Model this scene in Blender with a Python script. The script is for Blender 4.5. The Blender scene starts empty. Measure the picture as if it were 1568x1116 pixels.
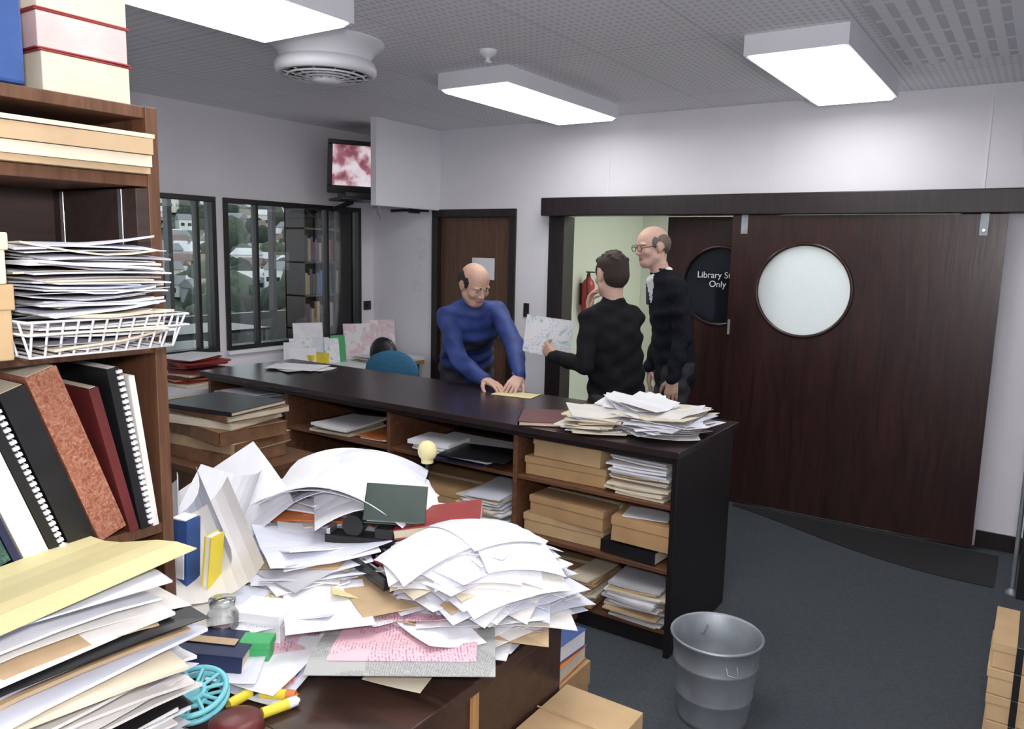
import bpy, math, random
import numpy as np
from mathutils import Vector, Matrix, Euler
random.seed(11)
rnd=random.uniform
S=bpy.context.scene
COL=S.collection
# ---------------------------------------------------------------- materials
def newmat(name):
    m=bpy.data.materials.new(name); m.use_nodes=True
    nt=m.node_tree; nt.nodes.clear()
    out=nt.nodes.new('ShaderNodeOutputMaterial')
    b=nt.nodes.new('ShaderNodeBsdfPrincipled')
    nt.links.new(b.outputs[0],out.inputs[0])
    return m,nt,b,out
def c4(c): return (c[0],c[1],c[2],1)
def mul(c,k): return tuple(min(1,max(0,x*k)) for x in c)
def mathn(nt,op,a,b=None,c=None):
    n=nt.nodes.new('ShaderNodeMath'); n.operation=op
    for i,v in enumerate((a,b,c)):
        if v is None: continue
        if isinstance(v,(int,float)): n.inputs[i].default_value=v
        else: nt.links.new(v,n.inputs[i])
    return n.outputs[0]
def mixc(nt,f,a,b):
    n=nt.nodes.new('ShaderNodeMix'); n.data_type='RGBA'
    if isinstance(f,(int,float)): n.inputs[0].default_value=f
    else: nt.links.new(f,n.inputs[0])
    for i,v in ((6,a),(7,b)):
        if isinstance(v,tuple): n.inputs[i].default_value=c4(v)
        else: nt.links.new(v,n.inputs[i])
    return n.outputs[2]
def coords(nt,scale=(1,1,1)):
    t=nt.nodes.new('ShaderNodeTexCoord'); mp=nt.nodes.new('ShaderNodeMapping')
    mp.inputs['Scale'].default_value=scale
    nt.links.new(t.outputs['Object'],mp.inputs[0]); return mp.outputs[0]
def noisen(nt,co,scale,detail=3,dist=0,rough=.5):
    n=nt.nodes.new('ShaderNodeTexNoise'); n.inputs['Scale'].default_value=scale
    n.inputs['Detail'].default_value=detail; n.inputs['Distortion'].default_value=dist
    n.inputs['Roughness'].default_value=rough
    nt.links.new(co,n.inputs['Vector']); return n.outputs[0]
def ramp(nt,f,stops):
    n=nt.nodes.new('ShaderNodeValToRGB'); nt.links.new(f,n.inputs[0])
    e=n.color_ramp.elements
    while len(e)<len(stops): e.new(.5)
    for i,(p,c) in enumerate(stops): e[i].position=p; e[i].color=c4(c)
    return n.outputs[0]
def bumpn(nt,b,h,s=.3,d=.01):
    n=nt.nodes.new('ShaderNodeBump'); n.inputs['Strength'].default_value=s; n.inputs['Distance'].default_value=d
    nt.links.new(h,n.inputs['Height']); nt.links.new(n.outputs[0],b.inputs['Normal'])
def M(name,col,rough=.6,var=.12,scale=12,metal=0,bump=0,bscale=60,emit=0,spec=.5):
    m,nt,b,o=newmat(name); co=coords(nt)
    f=noisen(nt,co,scale,4)
    c=ramp(nt,f,[(.3,mul(col,1-var)),(.7,mul(col,1+var))])
    nt.links.new(c,b.inputs['Base Color'])
    b.inputs['Roughness'].default_value=rough; b.inputs['Metallic'].default_value=metal
    b.inputs['Specular IOR Level'].default_value=spec
    if bump: bumpn(nt,b,noisen(nt,co,bscale,4),bump)
    if emit:
        nt.links.new(c,b.inputs['Emission Color']); b.inputs['Emission Strength'].default_value=emit
    return m
def WOOD(name,c1,c2,rough=.35,stretch=(9,9,.8),scale=3,spec=.5):
    m,nt,b,o=newmat(name); co=coords(nt,stretch)
    f=noisen(nt,co,scale,6,1.2,.6)
    c=ramp(nt,f,[(.32,c1),(.68,c2)])
    nt.links.new(c,b.inputs['Base Color']); b.inputs['Roughness'].default_value=rough
    b.inputs['Specular IOR Level'].default_value=spec
    bumpn(nt,b,f,.06); return m
def PRINT(name,base,ink,sc=90,thr=.5,blot=None,bt=.56):
    m,nt,b,o=newmat(name); co=coords(nt)
    w=nt.nodes.new('ShaderNodeTexWave'); w.wave_type='BANDS'; w.bands_direction='DIAGONAL'
    w.inputs['Scale'].default_value=sc; nt.links.new(co,w.inputs['Vector'])
    n=noisen(nt,co,sc*2.2,2); n2=noisen(nt,co,9,1)
    a=mathn(nt,'GREATER_THAN',w.outputs[1],.55); bb=mathn(nt,'GREATER_THAN',n,thr); cc=mathn(nt,'GREATER_THAN',n2,.45)
    f=mathn(nt,'MULTIPLY',mathn(nt,'MULTIPLY',a,bb),cc)
    c=mixc(nt,f,base,ink)
    if blot:
        f2=mathn(nt,'GREATER_THAN',noisen(nt,co,22,3),bt); c=mixc(nt,f2,c,blot)
    nt.links.new(c,b.inputs['Base Color']); b.inputs['Roughness'].default_value=.6
    return m
wallm=M('wall_paint',(.80,.785,.83),.6,.03,2,bump=.05,bscale=200)
wall_b=M('wall_paint_corridor',(.66,.70,.58),.7,.03,2)
white_panel=M('white_laminate',(.82,.82,.86),.4,.02,3)
white_metal=M('white_enamel',(.80,.80,.85),.4,.02,5)
carpet=M('grey_blue_carpet',(.078,.090,.102),.95,.14,90,bump=.5,bscale=400,spec=.1)
shadowm=M('floor_shadow_dark',(.014,.014,.016),.8,.2,120)  # near-black colour for the shadow painted on the floor
blackp=M('black_plastic',(.012,.012,.014),.35,.2,20)
darkframe=M('dark_bronze_aluminium',(.018,.016,.018),.35,.1,20)
darktrim=WOOD('dark_stained_trim',(.012,.008,.010),(.025,.016,.018),.4)
doorwood=WOOD('dark_walnut_door',(.020,.009,.009),(.048,.020,.017),.28,(10,10,.9),2.2)
door1wood=WOOD('walnut_door',(.075,.036,.022),(.15,.075,.045),.4,(12,12,.8),3)
counterwood=WOOD('counter_dark_wood',(.018,.012,.014),(.036,.022,.022),.25,(.8,9,9),3)
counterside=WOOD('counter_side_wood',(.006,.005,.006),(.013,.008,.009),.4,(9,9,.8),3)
shelfwood=WOOD('shelf_wood',(.09,.037,.019),(.17,.077,.039),.45,(.8,9,9),3)
casewood=WOOD('bookcase_wood',(.075,.032,.017),(.155,.070,.034),.45,(12,12,1),4)
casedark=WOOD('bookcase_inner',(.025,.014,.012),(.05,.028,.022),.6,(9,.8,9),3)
deskwood=WOOD('desk_wood',(.030,.015,.012),(.062,.030,.022),.35,(.8,9,9),3)
edgewood=WOOD('light_edge_wood',(.35,.17,.06),(.5,.27,.11),.45,(9,9,.8),4)
galv=M('galvanised_steel',(.33,.36,.39),.5,.2,8,metal=.6,bump=.05)
chrome=M('brushed_metal',(.6,.6,.62),.3,.05,10,metal=.9)
pw=M('paper_white',(.80,.80,.84),.75,.05,8,spec=.2); pw2=M('paper_bluish_white',(.68,.70,.80),.75,.05,8,spec=.2)
pw3=M('paper_off_white',(.74,.71,.68),.75,.06,8,spec=.2)
pcr=M('paper_cream',(.70,.62,.48),.75,.08,10,spec=.2); ptan=M('manila_folder',(.50,.36,.22),.7,.1,10,spec=.2)
pgr=M('paper_grey',(.46,.46,.50),.75,.1,10,spec=.2); ppink=PRINT('pink_form_print',(.80,.52,.58),(.50,.25,.36),60)
pyel=M('paper_yellow',(.72,.64,.34),.7,.05,8); pbl=M('paper_blue_cover',(.10,.20,.50),.5,.1,10)
pprint=PRINT('printed_paper',(.80,.80,.84),(.42,.42,.48),110,.55)
pmap=PRINT('printed_map',(.82,.82,.86),(.3,.45,.65),50,.55,(.45,.60,.50),.60)
pmap2=PRINT('pink_map_print',(.80,.76,.78),(.6,.35,.42),50,.45,(.75,.50,.58))
pgreym=PRINT('grey_halftone_print',(.42,.43,.42),(.20,.20,.20),130,.45)
card=M('cardboard',(.44,.27,.13),.75,.12,8,bump=.05,bscale=120)
card2=M('cardboard_pale',(.54,.37,.20),.75,.1,8)
redc=M('red_cover',(.28,.03,.03),.45,.15,15); redbrown=M('maroon_cover',(.12,.02,.02),.4,.15,15)
bluec=M('blue_cover',(.03,.08,.26),.5,.15,15); navy=M('navy_cover',(.015,.022,.07),.4,.15,15)
greenc=M('green_cover',(.02,.12,.07),.5,.2,15); dkgreen=M('dark_green_cover',(.010,.028,.022),.4,.2,15)
brownb=M('old_leather',(.20,.10,.05),.6,.25,20); yelc=M('yellow_plastic',(.75,.60,.05),.4,.1,10)
orangec=M('orange_plastic',(.62,.18,.05),.4,.1,10); tealc=M('teal_plastic',(.18,.55,.62),.4,.1,10)
greenbox=M('green_carton',(.05,.36,.12),.5,.1,10); pinkc=M('pinkish_pages',(.72,.50,.48),.7,.12,12)
def marble(name,a,b,c):
    m,nt,bs,o=newmat(name); co=coords(nt)
    f=noisen(nt,co,70,6,2.5,.7); nt.links.new(ramp(nt,f,[(.35,a),(.5,b),(.65,c)]),bs.inputs['Base Color'])
    bs.inputs['Roughness'].default_value=.5; return m
redmarble=marble('red_marbled_cover',(.18,.05,.025),(.32,.12,.07),(.45,.24,.16))
greenmarble=marble('green_marbled_cover',(.01,.03,.025),(.03,.10,.08),(.12,.2,.17))
greymarble=marble('grey_marbled_cover',(.02,.02,.02),(.10,.10,.10),(.4,.4,.4))
def GLASS(name,refl=.12,tint=(1,1,1)):
    m=bpy.data.materials.new(name); m.use_nodes=True; nt=m.node_tree; nt.nodes.clear()
    o=nt.nodes.new('ShaderNodeOutputMaterial'); mx=nt.nodes.new('ShaderNodeMixShader')
    t=nt.nodes.new('ShaderNodeBsdfTransparent'); g=nt.nodes.new('ShaderNodeBsdfGlossy')
    t.inputs[0].default_value=c4(tint); g.inputs['Roughness'].default_value=.02
    fr=nt.nodes.new('ShaderNodeFresnel'); fr.inputs[0].default_value=1.45
    nt.links.new(mathn(nt,'ADD',fr.outputs[0],refl-.04),mx.inputs[0])
    nt.links.new(t.outputs[0],mx.inputs[1]); nt.links.new(g.outputs[0],mx.inputs[2]); nt.links.new(mx.outputs[0],o.inputs[0]); return m
glass=GLASS('window_glass',.08,(.92,.95,.94)); clearp=GLASS('clear_plastic',.15,(.9,.93,.95))
def FROST():
    m=bpy.data.materials.new('frosted_wired_glass'); m.use_nodes=True; nt=m.node_tree; nt.nodes.clear()
    o=nt.nodes.new('ShaderNodeOutputMaterial'); mx=nt.nodes.new('ShaderNodeMixShader')
    d=nt.nodes.new('ShaderNodeBsdfPrincipled'); t=nt.nodes.new('ShaderNodeBsdfTranslucent')
    co=coords(nt); sx=nt.nodes.new('ShaderNodeSeparateXYZ'); nt.links.new(co,sx.inputs[0])
    fx=mathn(nt,'LESS_THAN',mathn(nt,'FRACT',mathn(nt,'MULTIPLY',sx.outputs[0],80)),.12)
    fz=mathn(nt,'LESS_THAN',mathn(nt,'FRACT',mathn(nt,'MULTIPLY',sx.outputs[2],80)),.12)
    c=mixc(nt,mathn(nt,'MAXIMUM',fx,fz),(.93,.96,.98),(.80,.85,.88))
    nt.links.new(c,d.inputs['Base Color']); nt.links.new(c,t.inputs[0]); d.inputs['Roughness'].default_value=.35
    mx.inputs[0].default_value=.5
    nt.links.new(d.outputs[0],mx.inputs[1]); nt.links.new(t.outputs[0],mx.inputs[2]); nt.links.new(mx.outputs[0],o.inputs[0]); return m
frost=FROST()
def LENS(name,st,col=(1,1,.98)):
    m,nt,b,o=newmat(name); co=coords(nt)
    f=noisen(nt,co,150,1); c=ramp(nt,f,[(.3,mul(col,.94)),(.7,col)])
    nt.links.new(c,b.inputs['Emission Color']); b.inputs['Emission Strength'].default_value=st
    b.inputs['Base Color'].default_value=(.8,.8,.8,1); return m
lens=LENS('fluorescent_lens',6.0); lens2=LENS('fluorescent_lens_corridor',9.0)
def CEIL(name,px,py,lx,ly,base,dark,tile=.6):
    m,nt,b,o=newmat(name); co=coords(nt); s=nt.nodes.new('ShaderNodeSeparateXYZ'); nt.links.new(co,s.inputs[0])
    def inside(sock,per,w):
        fr=mathn(nt,'FRACT',mathn(nt,'DIVIDE',mathn(nt,'ADD',sock,50),per)); return mathn(nt,'LESS_THAN',fr,w)
    hole=mathn(nt,'MULTIPLY',inside(s.outputs[0],px,lx),inside(s.outputs[1],py,ly))
    line=mathn(nt,'MAXIMUM',inside(s.outputs[0],tile,.012),inside(s.outputs[1],tile*2,.006))
    nz=noisen(nt,co,1.5,2); bc=ramp(nt,nz,[(.3,mul(base,.96)),(.7,base)])
    c=mixc(nt,hole,bc,dark); c=mixc(nt,line,c,mul(base,.7))
    nt.links.new(c,b.inputs['Base Color']); b.inputs['Roughness'].default_value=.7; return m
ceilm=CEIL('perforated_ceiling_tile',.034,.052,.5,.55,(.93,.93,.96),(.74,.74,.79))
ventm=CEIL('slotted_ceiling_panel',.075,.26,.45,.86,(.93,.93,.96),(.66,.66,.70),.3)
# ---------------------------------------------------------------- mesh builder
class MB:
    def __init__(s): s.v=[];s.f=[];s.m=[];s.sm=[];s.mats=[];s.T=Matrix.Identity(4)
    def add(s,vs,fs,mat,smooth=False):
        o=len(s.v); s.v+=[tuple(s.T@Vector(p)) for p in vs]
        if mat not in s.mats: s.mats.append(mat)
        i=s.mats.index(mat)
        for f in fs: s.f.append(tuple(a+o for a in f)); s.m.append(i); s.sm.append(smooth)
    def box(s,c,d,mat,rot=None):
        R=Euler(rot).to_matrix() if rot else Matrix.Identity(3); c=Vector(c); vs=[]
        for x in (-.5,.5):
            for y in (-.5,.5):
                for z in (-.5,.5): vs.append(c+R@Vector((x*d[0],y*d[1],z*d[2])))
        s.add(vs,[(0,1,3,2),(4,6,7,5),(0,4,5,1),(2,3,7,6),(0,2,6,4),(1,5,7,3)],mat)
    def bx(s,x0,x1,y0,y1,z0,z1,mat): s.box(((x0+x1)/2,(y0+y1)/2,(z0+z1)/2),(abs(x1-x0),abs(y1-y0),abs(z1-z0)),mat)
    def cyl(s,p0,p1,r0,r1,mat,n=20,caps=True):
        p0=Vector(p0);p1=Vector(p1);d=(p1-p0).normalized()
        a=d.orthogonal().normalized(); b=d.cross(a); vs=[]
        for p,r in ((p0,r0),(p1,r1)):
            for i in range(n):
                t=2*math.pi*i/n; vs.append(p+a*(r*math.cos(t))+b*(r*math.sin(t)))
        s.add(vs,[(i,(i+1)%n,n+(i+1)%n,n+i) for i in range(n)],mat,True)
        if caps: s.add(vs,[tuple(range(n-1,-1,-1)),tuple(range(n,2*n))],mat)
    def lathe(s,c,prof,mat,n=40):
        vs=[];fs=[];c=Vector(c)
        for r,z in prof:
            for i in range(n):
                t=2*math.pi*i/n; vs.append(c+Vector((r*math.cos(t),r*math.sin(t),z)))
        for j in range(len(prof)-1):
            for i in range(n): fs.append((j*n+i,j*n+(i+1)%n,(j+1)*n+(i+1)%n,(j+1)*n+i))
        s.add(vs,fs,mat,True)
    def ell(s,c,r,mat,n=18,rot=None):
        R=Euler(rot).to_matrix() if rot else Matrix.Identity(3); c=Vector(c); vs=[];fs=[];h=n//2
        for j in range(h+1):
            ph=math.pi*j/h
            for i in range(n):
                t=2*math.pi*i/n; vs.append(c+R@Vector((r[0]*math.sin(ph)*math.cos(t),r[1]*math.sin(ph)*math.sin(t),r[2]*math.cos(ph))))
        for j in range(h):
            for i in range(n): fs.append((j*n+i,(j+1)*n+i,(j+1)*n+(i+1)%n,j*n+(i+1)%n))
        s.add(vs,fs,mat,True)
    def tube(s,pts,r,mat,n=8,closed=False):
        P=[Vector(p) for p in pts]; m=len(P); vs=[];fs=[]; a=None
        for i,p in enumerate(P):
            q0=P[(i-1)%m] if (closed or i>0) else p; q1=P[(i+1)%m] if (closed or i<m-1) else p
            d=(q1-q0).normalized()
            a=d.orthogonal().normalized() if a is None else (a-d*a.dot(d)).normalized()
            b=d.cross(a)
            for k in range(n):
                t=2*math.pi*k/n; vs.append(p+a*(r*math.cos(t))+b*(r*math.sin(t)))
        for i in range(m if closed else m-1):
            j=(i+1)%m
            for k in range(n): fs.append((i*n+k,i*n+(k+1)%n,j*n+(k+1)%n,j*n+k))
        s.add(vs,fs,mat,True)
    def ring(s,c,R,r,mat,axis='z',n=40,k=8,sx=1,sy=1,rot=None):
        pts=[]
        Q=Euler(rot).to_matrix() if rot else Matrix.Identity(3)
        for i in range(n):
            t=2*math.pi*i/n; x=R*math.cos(t)*sx;y=R*math.sin(t)*sy
            v={'z':Vector((x,y,0)),'y':Vector((x,0,y)),'x':Vector((0,x,y))}[axis]
            pts.append(Vector(c)+Q@v)
        s.tube(pts,r,mat,k,True)
    def sheet(s,c,w,d,th,mat,rz=0,fn=None,nx=6,ny=5,tilt=None):
        vs=[];fs=[];cz=math.cos(rz);sz=math.sin(rz);c=Vector(c)
        R=Euler(tilt).to_matrix() if tilt else None
        for top in (0,1):
            for j in range(ny+1):
                for i in range(nx+1):
                    u=(i/nx-.5)*w; v=(j/ny-.5)*d
                    p=Vector((u*cz-v*sz,u*sz+v*cz,th*top))
                    if fn: p.z+=fn(c.x+p.x,c.y+p.y,u/w,v/d)
                    if R: p=R@p
                    vs.append(c+p)
        N=(nx+1)*(ny+1); id=lambda i,j,t:t*N+j*(nx+1)+i
        for j in range(ny):
            for i in range(nx):
                fs.append((id(i,j,1),id(i+1,j,1),id(i+1,j+1,1),id(i,j+1,1)))
                fs.append((id(i,j,0),id(i,j+1,0),id(i+1,j+1,0),id(i+1,j,0)))
        for i in range(nx):
            fs.append((id(i,0,0),id(i+1,0,0),id(i+1,0,1),id(i,0,1))); fs.append((id(i,ny,0),id(i,ny,1),id(i+1,ny,1),id(i+1,ny,0)))
        for j in range(ny):
            fs.append((id(0,j,0),id(0,j,1),id(0,j+1,1),id(0,j+1,0))); fs.append((id(nx,j,0),id(nx,j+1,0),id(nx,j+1,1),id(nx,j,1)))
        s.add(vs,fs,mat)
    def book(s,c,d,cover,pages,rot=None,spine='y'):
        R=(s.T.copy()); 
        T=Matrix.Translation(Vector(c))@(Euler(rot).to_matrix().to_4x4() if rot else Matrix.Identity(4))
        s.T=R@T
        x,y,z=d; t=.003
        s.box((.004,0,0),(x-.012,y-.010,z-2*t),pages)
        s.box((0,0,z/2-t/2),(x,y,t),cover); s.box((0,0,-z/2+t/2),(x,y,t),cover); s.box((-x/2+t/2,0,0),(t,y,z),cover)
        s.T=R
    def carton(s,c,d,mat,rot=None,lid=True,tape=None):
        R=s.T.copy(); s.T=R@Matrix.Translation(Vector(c))@(Euler(rot).to_matrix().to_4x4() if rot else Matrix.Identity(4))
        x,y,z=d
        s.box((0,0,-.004),(x-.008,y-.008,z-.008),mat)
        if lid: s.box((0,0,z/2-z*.17),(x,y,z*.34),mat)
        if tape: s.box((0,0,z/2+.0008),(x*.98,.03,.0015),tape); s.box((x/2+.0008,0,z*.2),(.0015,.03,z*.5),tape)
        s.T=R
    def finish(s,name,parent=None,bevel=0,seg=2):
        V=np.array(s.v); o=(V.min(0)+V.max(0))/2
        me=bpy.data.meshes.new(name); me.from_pydata((V-o).tolist(),[],s.f)
        for m in s.mats: me.materials.append(m)
        me.polygons.foreach_set('material_index',s.m); me.polygons.foreach_set('use_smooth',s.sm); me.update()
        ob=bpy.data.objects.new(name,me); COL.objects.link(ob); ob.location=Vector(o)
        if bevel:
            b=ob.modifiers.new('bevel','BEVEL'); b.width=bevel; b.segments=seg; b.limit_method='ANGLE'; b.angle_limit=math.radians(40)
        if parent: adopt(ob,parent)
        return ob
def adopt(ob,parent):
    ob.parent=parent; ob.matrix_parent_inverse=Matrix.Translation(-parent.location)
def empty(name,loc):
    e=bpy.data.objects.new(name,None); e.location=loc; e.empty_display_size=.1; COL.objects.link(e); return e
def heap(mb,cx,cy,z0,z1,n,w,d,jit,rotj,mats,droop=0,rz=0,taper=.5,var=.15,curl=.01,thin=0):
    zz=z0; base=(z1-z0)/n
    for i in range(n):
        f=i/max(1,n-1); th=base*rnd(.55,1.0); k=1-taper*f
        if thin and random.random()<thin: th=.0012
        x=cx+rnd(-jit,jit)*k; y=cy+rnd(-jit,jit)*k
        ph=rnd(0,6.28); cu=rnd(0,curl)
        dr=droop*f
        fn=lambda X,Y,u,v,dr=dr,ph=ph,cu=cu: max(z0-zz+.001 if dr>0 else -9,-dr*((X-cx)**2+(Y-cy)**2)/.04)+cu*abs(math.cos(ph)*u+math.sin(ph)*v)*2*(abs(u)+abs(v))
        mb.sheet((x,y,zz),w*rnd(1-var,1+var),d*rnd(1-var,1+var),th,random.choice(mats),rz+rnd(-rotj,rotj),fn)
        zz+=base
    return zz
# ---------------------------------------------------------------- camera
h=1.69; yaw=math.radians(34); p=math.radians(8.3); ro=math.radians(1.3)
F=Vector((-math.sin(yaw),math.cos(yaw),0)); R_=Vector((math.cos(yaw),math.sin(yaw),0))
fw=F*math.cos(p)+Vector((0,0,-math.sin(p))); up=F*math.sin(p)+Vector((0,0,math.cos(p)))
rc=R_*math.cos(ro)+up*math.sin(ro); uc=-R_*math.sin(ro)+up*math.cos(ro)
cam=bpy.data.cameras.new('camera'); co_=bpy.data.objects.new('camera',cam); COL.objects.link(co_)
mw=Matrix.Identity(4)
for i in range(3): mw[i][0]=rc[i]; mw[i][1]=uc[i]; mw[i][2]=-fw[i]
mw[2][3]=h; co_.matrix_world=mw
cam.sensor_width=36; cam.lens=1200/1568*36; cam.clip_end=2000; cam.clip_start=.05
S.camera=co_
# ---------------------------------------------------------------- room shell
XL=-5.14; YB=5.3; H=2.675; XR=1.6; YF=-1.3
b=MB(); b.bx(XL-.1,XR+.1,YF-.1,8.0,-.1,0,carpet); b.finish('floor')
b=MB(); b.bx(XL-.1,XR+.1,YF-.1,YB+.12,H,H+.08,ceilm); b.finish('ceiling')
b=MB()
b.bx(XL-.1,-4.37,YB,YB+.12,0,H,wallm); b.bx(-4.37,-3.62,YB,YB+.12,1.96,H,wallm)
b.bx(-3.62,-3.15,YB,YB+.12,0,H,wallm); b.bx(-3.15,-.45,YB,YB+.12,1.96,H,wallm); b.bx(-.45,XR+.1,YB,YB+.12,0,H,wallm)
b.finish('wall_back')
b=MB(); X0,X1=XL-.1,XL
b.bx(X0,X1,YF,YB,0,.88,wallm); b.bx(X0,X1,YF,YB,2.03,H,wallm)
b.bx(X0,X1,YF,2.2,.88,2.03,wallm); b.bx(X0,X1,3.64,3.71,.88,2.03,wallm); b.bx(X0,X1,5.13,YB,.88,2.03,wallm); b.finish('wall_left')
b=MB(); b.bx(XR,XR+.1,YF,YB,0,H,wallm); b.finish('wall_right')
b=MB(); b.bx(XL-.1,XR+.1,YF-.1,YF,0,H,wallm); b.finish('wall_front')
b=MB(); b.bx(-.2,XR,YB-.015,YB,0,.1,darktrim); b.finish('baseboard_back')
b=MB(); b.bx(XL,XL+.015,YF,YB-.02,0,.1,darktrim); b.finish('baseboard_left')
b=MB(); b.bx(XR-.015,XR,YF,YB-.02,0,.1,darktrim); b.finish('baseboard_right')
b=MB()
for x in (-2.75,-1.55,-.35,.85): b.bx(x-.006,x+.006,YB-.004,YB,2.10,H,white_panel)
b.finish('trim_2')
def window(name,y0,y1,mulls):
    b=MB(); z0,z1=.88,2.03; xa,xb=XL-.08,XL+.02; t=.035
    b.bx(xa,xb,y0,y1,z0,z0+t,darkframe); b.bx(xa,xb,y0,y1,z1-t,z1,darkframe)
    b.bx(xa,xb,y0,y0+t,z0+t,z1-t,darkframe); b.bx(xa,xb,y1-t,y1,z0+t,z1-t,darkframe)
    for m in mulls: b.bx(xa+.02,xb-.02,m-.012,m+.012,z0+t,z1-t,darkframe)
    b.bx(xa+.045,xa+.05,y0+t,y1-t,z0+t,z1-t,glass)
    b.bx(xb,xb+.03,y0-.01,y1+.01,z0-.03,z0,white_panel)
    b.finish(name,bevel=.003)
window('window_1',2.2,3.64,[2.7,3.5]); window('window_2',3.71,5.13,[4.02,4.75])
e=empty('door_1',(-3.99,YB,0))
b=MB(); b.bx(-4.365,-3.625,YB+.03,YB+.07,.01,1.955,door1wood)
b.finish('door_leaf',e,.003)
b=MB(); b.bx(-4.43,-4.365,YB-.02,YB+.11,0,1.955,darktrim); b.bx(-3.625,-3.56,YB-.02,YB+.11,0,1.955,darktrim); b.bx(-4.43,-3.56,YB-.02,YB+.11,1.955,2.02,darktrim)
b.finish('door_frame',e,.004)
b=MB(); b.cyl((-3.70,YB+.03,1.0),(-3.70,YB-.03,1.0),.012,.012,chrome); b.ell((-3.70,YB-.04,1.0),(.028,.02,.028),chrome); b.finish('door_knob',e)
b=MB(); b.bx(-4.02,-3.79,YB+.024,YB+.029,1.44,1.62,pw); b.finish('notice',e)
b=MB(); b.bx(-3.25,.35,YB-.14,YB,1.955,2.09,darktrim); b.finish('trim_1',bevel=.006)
b=MB(); b.bx(-3.24,-3.10,YB-.03,YB+.13,0,1.955,darktrim); b.finish('trim_3',bevel=.004)
def panel(name,x0,x1,z0,z1,cx,cz,r,y0,y1,mat,gl,joint=None,rimmat=None):
    e=empty(name,((x0+x1)/2,(y0+y1)/2,0)); b=MB()
    ang=sorted([2*math.pi*i/72 for i in range(72)]+[math.atan2(z-cz,x-cx)%(2*math.pi) for x in (x0,x1) for z in (z0,z1)])
    inn=[];outp=[]
    for t in ang:
        c,s=math.cos(t),math.sin(t); inn.append((cx+r*c,cz+r*s)); k=1e9
        if c>1e-9: k=min(k,(x1-cx)/c)
        if c<-1e-9: k=min(k,(x0-cx)/c)
        if s>1e-9: k=min(k,(z1-cz)/s)
        if s<-1e-9: k=min(k,(z0-cz)/s)
        outp.append((cx+k*c,cz+k*s))
    n=len(ang); vs=[(x,y0,z) for x,z in inn]+[(x,y0,z) for x,z in outp]+[(x,y1,z) for x,z in inn]+[(x,y1,z) for x,z in outp]
    fs=[]
    for i in range(n):
        j=(i+1)%n
        fs+=[(i,n+i,n+j,j),(2*n+i,2*n+j,3*n+j,3*n+i),(i,j,2*n+j,2*n+i),(n+i,3*n+i,3*n+j,n+j)]
    b.add(vs,fs,mat)
    if joint:
        b.bx(joint-.004,joint+.004,y0-.002,y0,z0,z1,darktrim)
    b.finish('leaf',e)
    b=MB(); b.ring((cx,y0,cz),r,.012,rimmat or mat,'y',72); b.finish('window_rim',e)
    b=MB(); nn=64; vs=[(cx+(r-.001)*math.cos(2*math.pi*i/nn),(y0+y1)/2,cz+(r-.001)*math.sin(2*math.pi*i/nn)) for i in range(nn)]
    vs2=[(x,y+.005,z) for x,y,z in vs]
    b.add(vs+vs2,[tuple(range(nn)),tuple(range(2*nn-1,nn-1,-1))],gl); b.finish('glass_pane',e)
    return e
e3=panel('door_3',-1.76,-.21,.015,1.95,-1.28,1.475,.295,YB-.105,YB-.06,doorwood,frost,-.962)
b=MB()
for x in (-1.68,-.32):
    b.bx(x-.022,x+.022,YB-.112,YB-.105,1.83,1.955,galv); b.cyl((x,YB-.118,1.86),(x,YB-.11,1.86),.008,.008,chrome,10)
b.bx(-1.75,-1.735,YB-.12,YB-.105,1.16,1.26,galv); b.finish('hanger_brackets',e3,.002)
darkglass=M('dark_glass',(.012,.016,.022),.08,.1,5)
e2=panel('door_2',-2.28,-1.50,.015,1.95,-1.88,1.475,.27,YB+.04,YB+.08,doorwood,darkglass,None)
cu=bpy.data.curves.new('sign_text','FONT'); cu.body='Library Staff\nOnly'; cu.size=.062; cu.align_x='CENTER'; cu.extrude=.001
to=bpy.data.objects.new('tmp',cu); COL.objects.link(to)
me=bpy.data.meshes.new_from_object(to); bpy.data.objects.remove(to)
t=bpy.data.objects.new('sign_text',me); COL.objects.link(t); t.rotation_euler=(math.radians(90),0,0); t.location=(-1.89,YB+.035,1.53)
me.materials.append(M('white_lettering',(.8,.8,.8),.5,.02)); adopt(t,e2)
b=MB(); b.bx(-3.7,-3.6,YB+.12,7.86,0,2.6,wall_b); b.finish('corridor_wall_left')
b=MB(); b.bx(-3.6,.7,7.76,7.86,0,2.6,wall_b); b.finish('corridor_wall_back')
b=MB(); b.bx(.6,.7,YB+.12,7.76,0,2.6,wall_b); b.finish('corridor_wall_right')
b=MB(); b.bx(-3.7,.7,YB+.12,7.86,2.6,2.68,ceilm); b.finish('corridor_ceiling')
red=M('red_enamel',(.42,.03,.03),.35,.08)
b=MB(); c=(-3.52,6.46,1.12)
b.lathe(c,[(0,0),(.05,0),(.058,.01),(.06,.03),(.06,.26),(.05,.30),(.025,.325),(.018,.35),(0,.35)],red,28)
b.cyl((-3.52,6.46,1.46),(-3.52,6.46,1.50),.016,.014,blackp); b.box((-3.50,6.46,1.505),(.09,.02,.012),blackp); b.tube([(-3.52,6.44,1.48),(-3.49,6.38,1.42),(-3.48,6.38,1.3),(-3.49,6.39,1.2)],.01,blackp)
b.box((-3.459,6.46,1.27),(.004,.05,.12),pw); b.box((-3.585,6.46,1.3),(.032,.04,.2),blackp); b.finish('fire_extinguisher')
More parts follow.
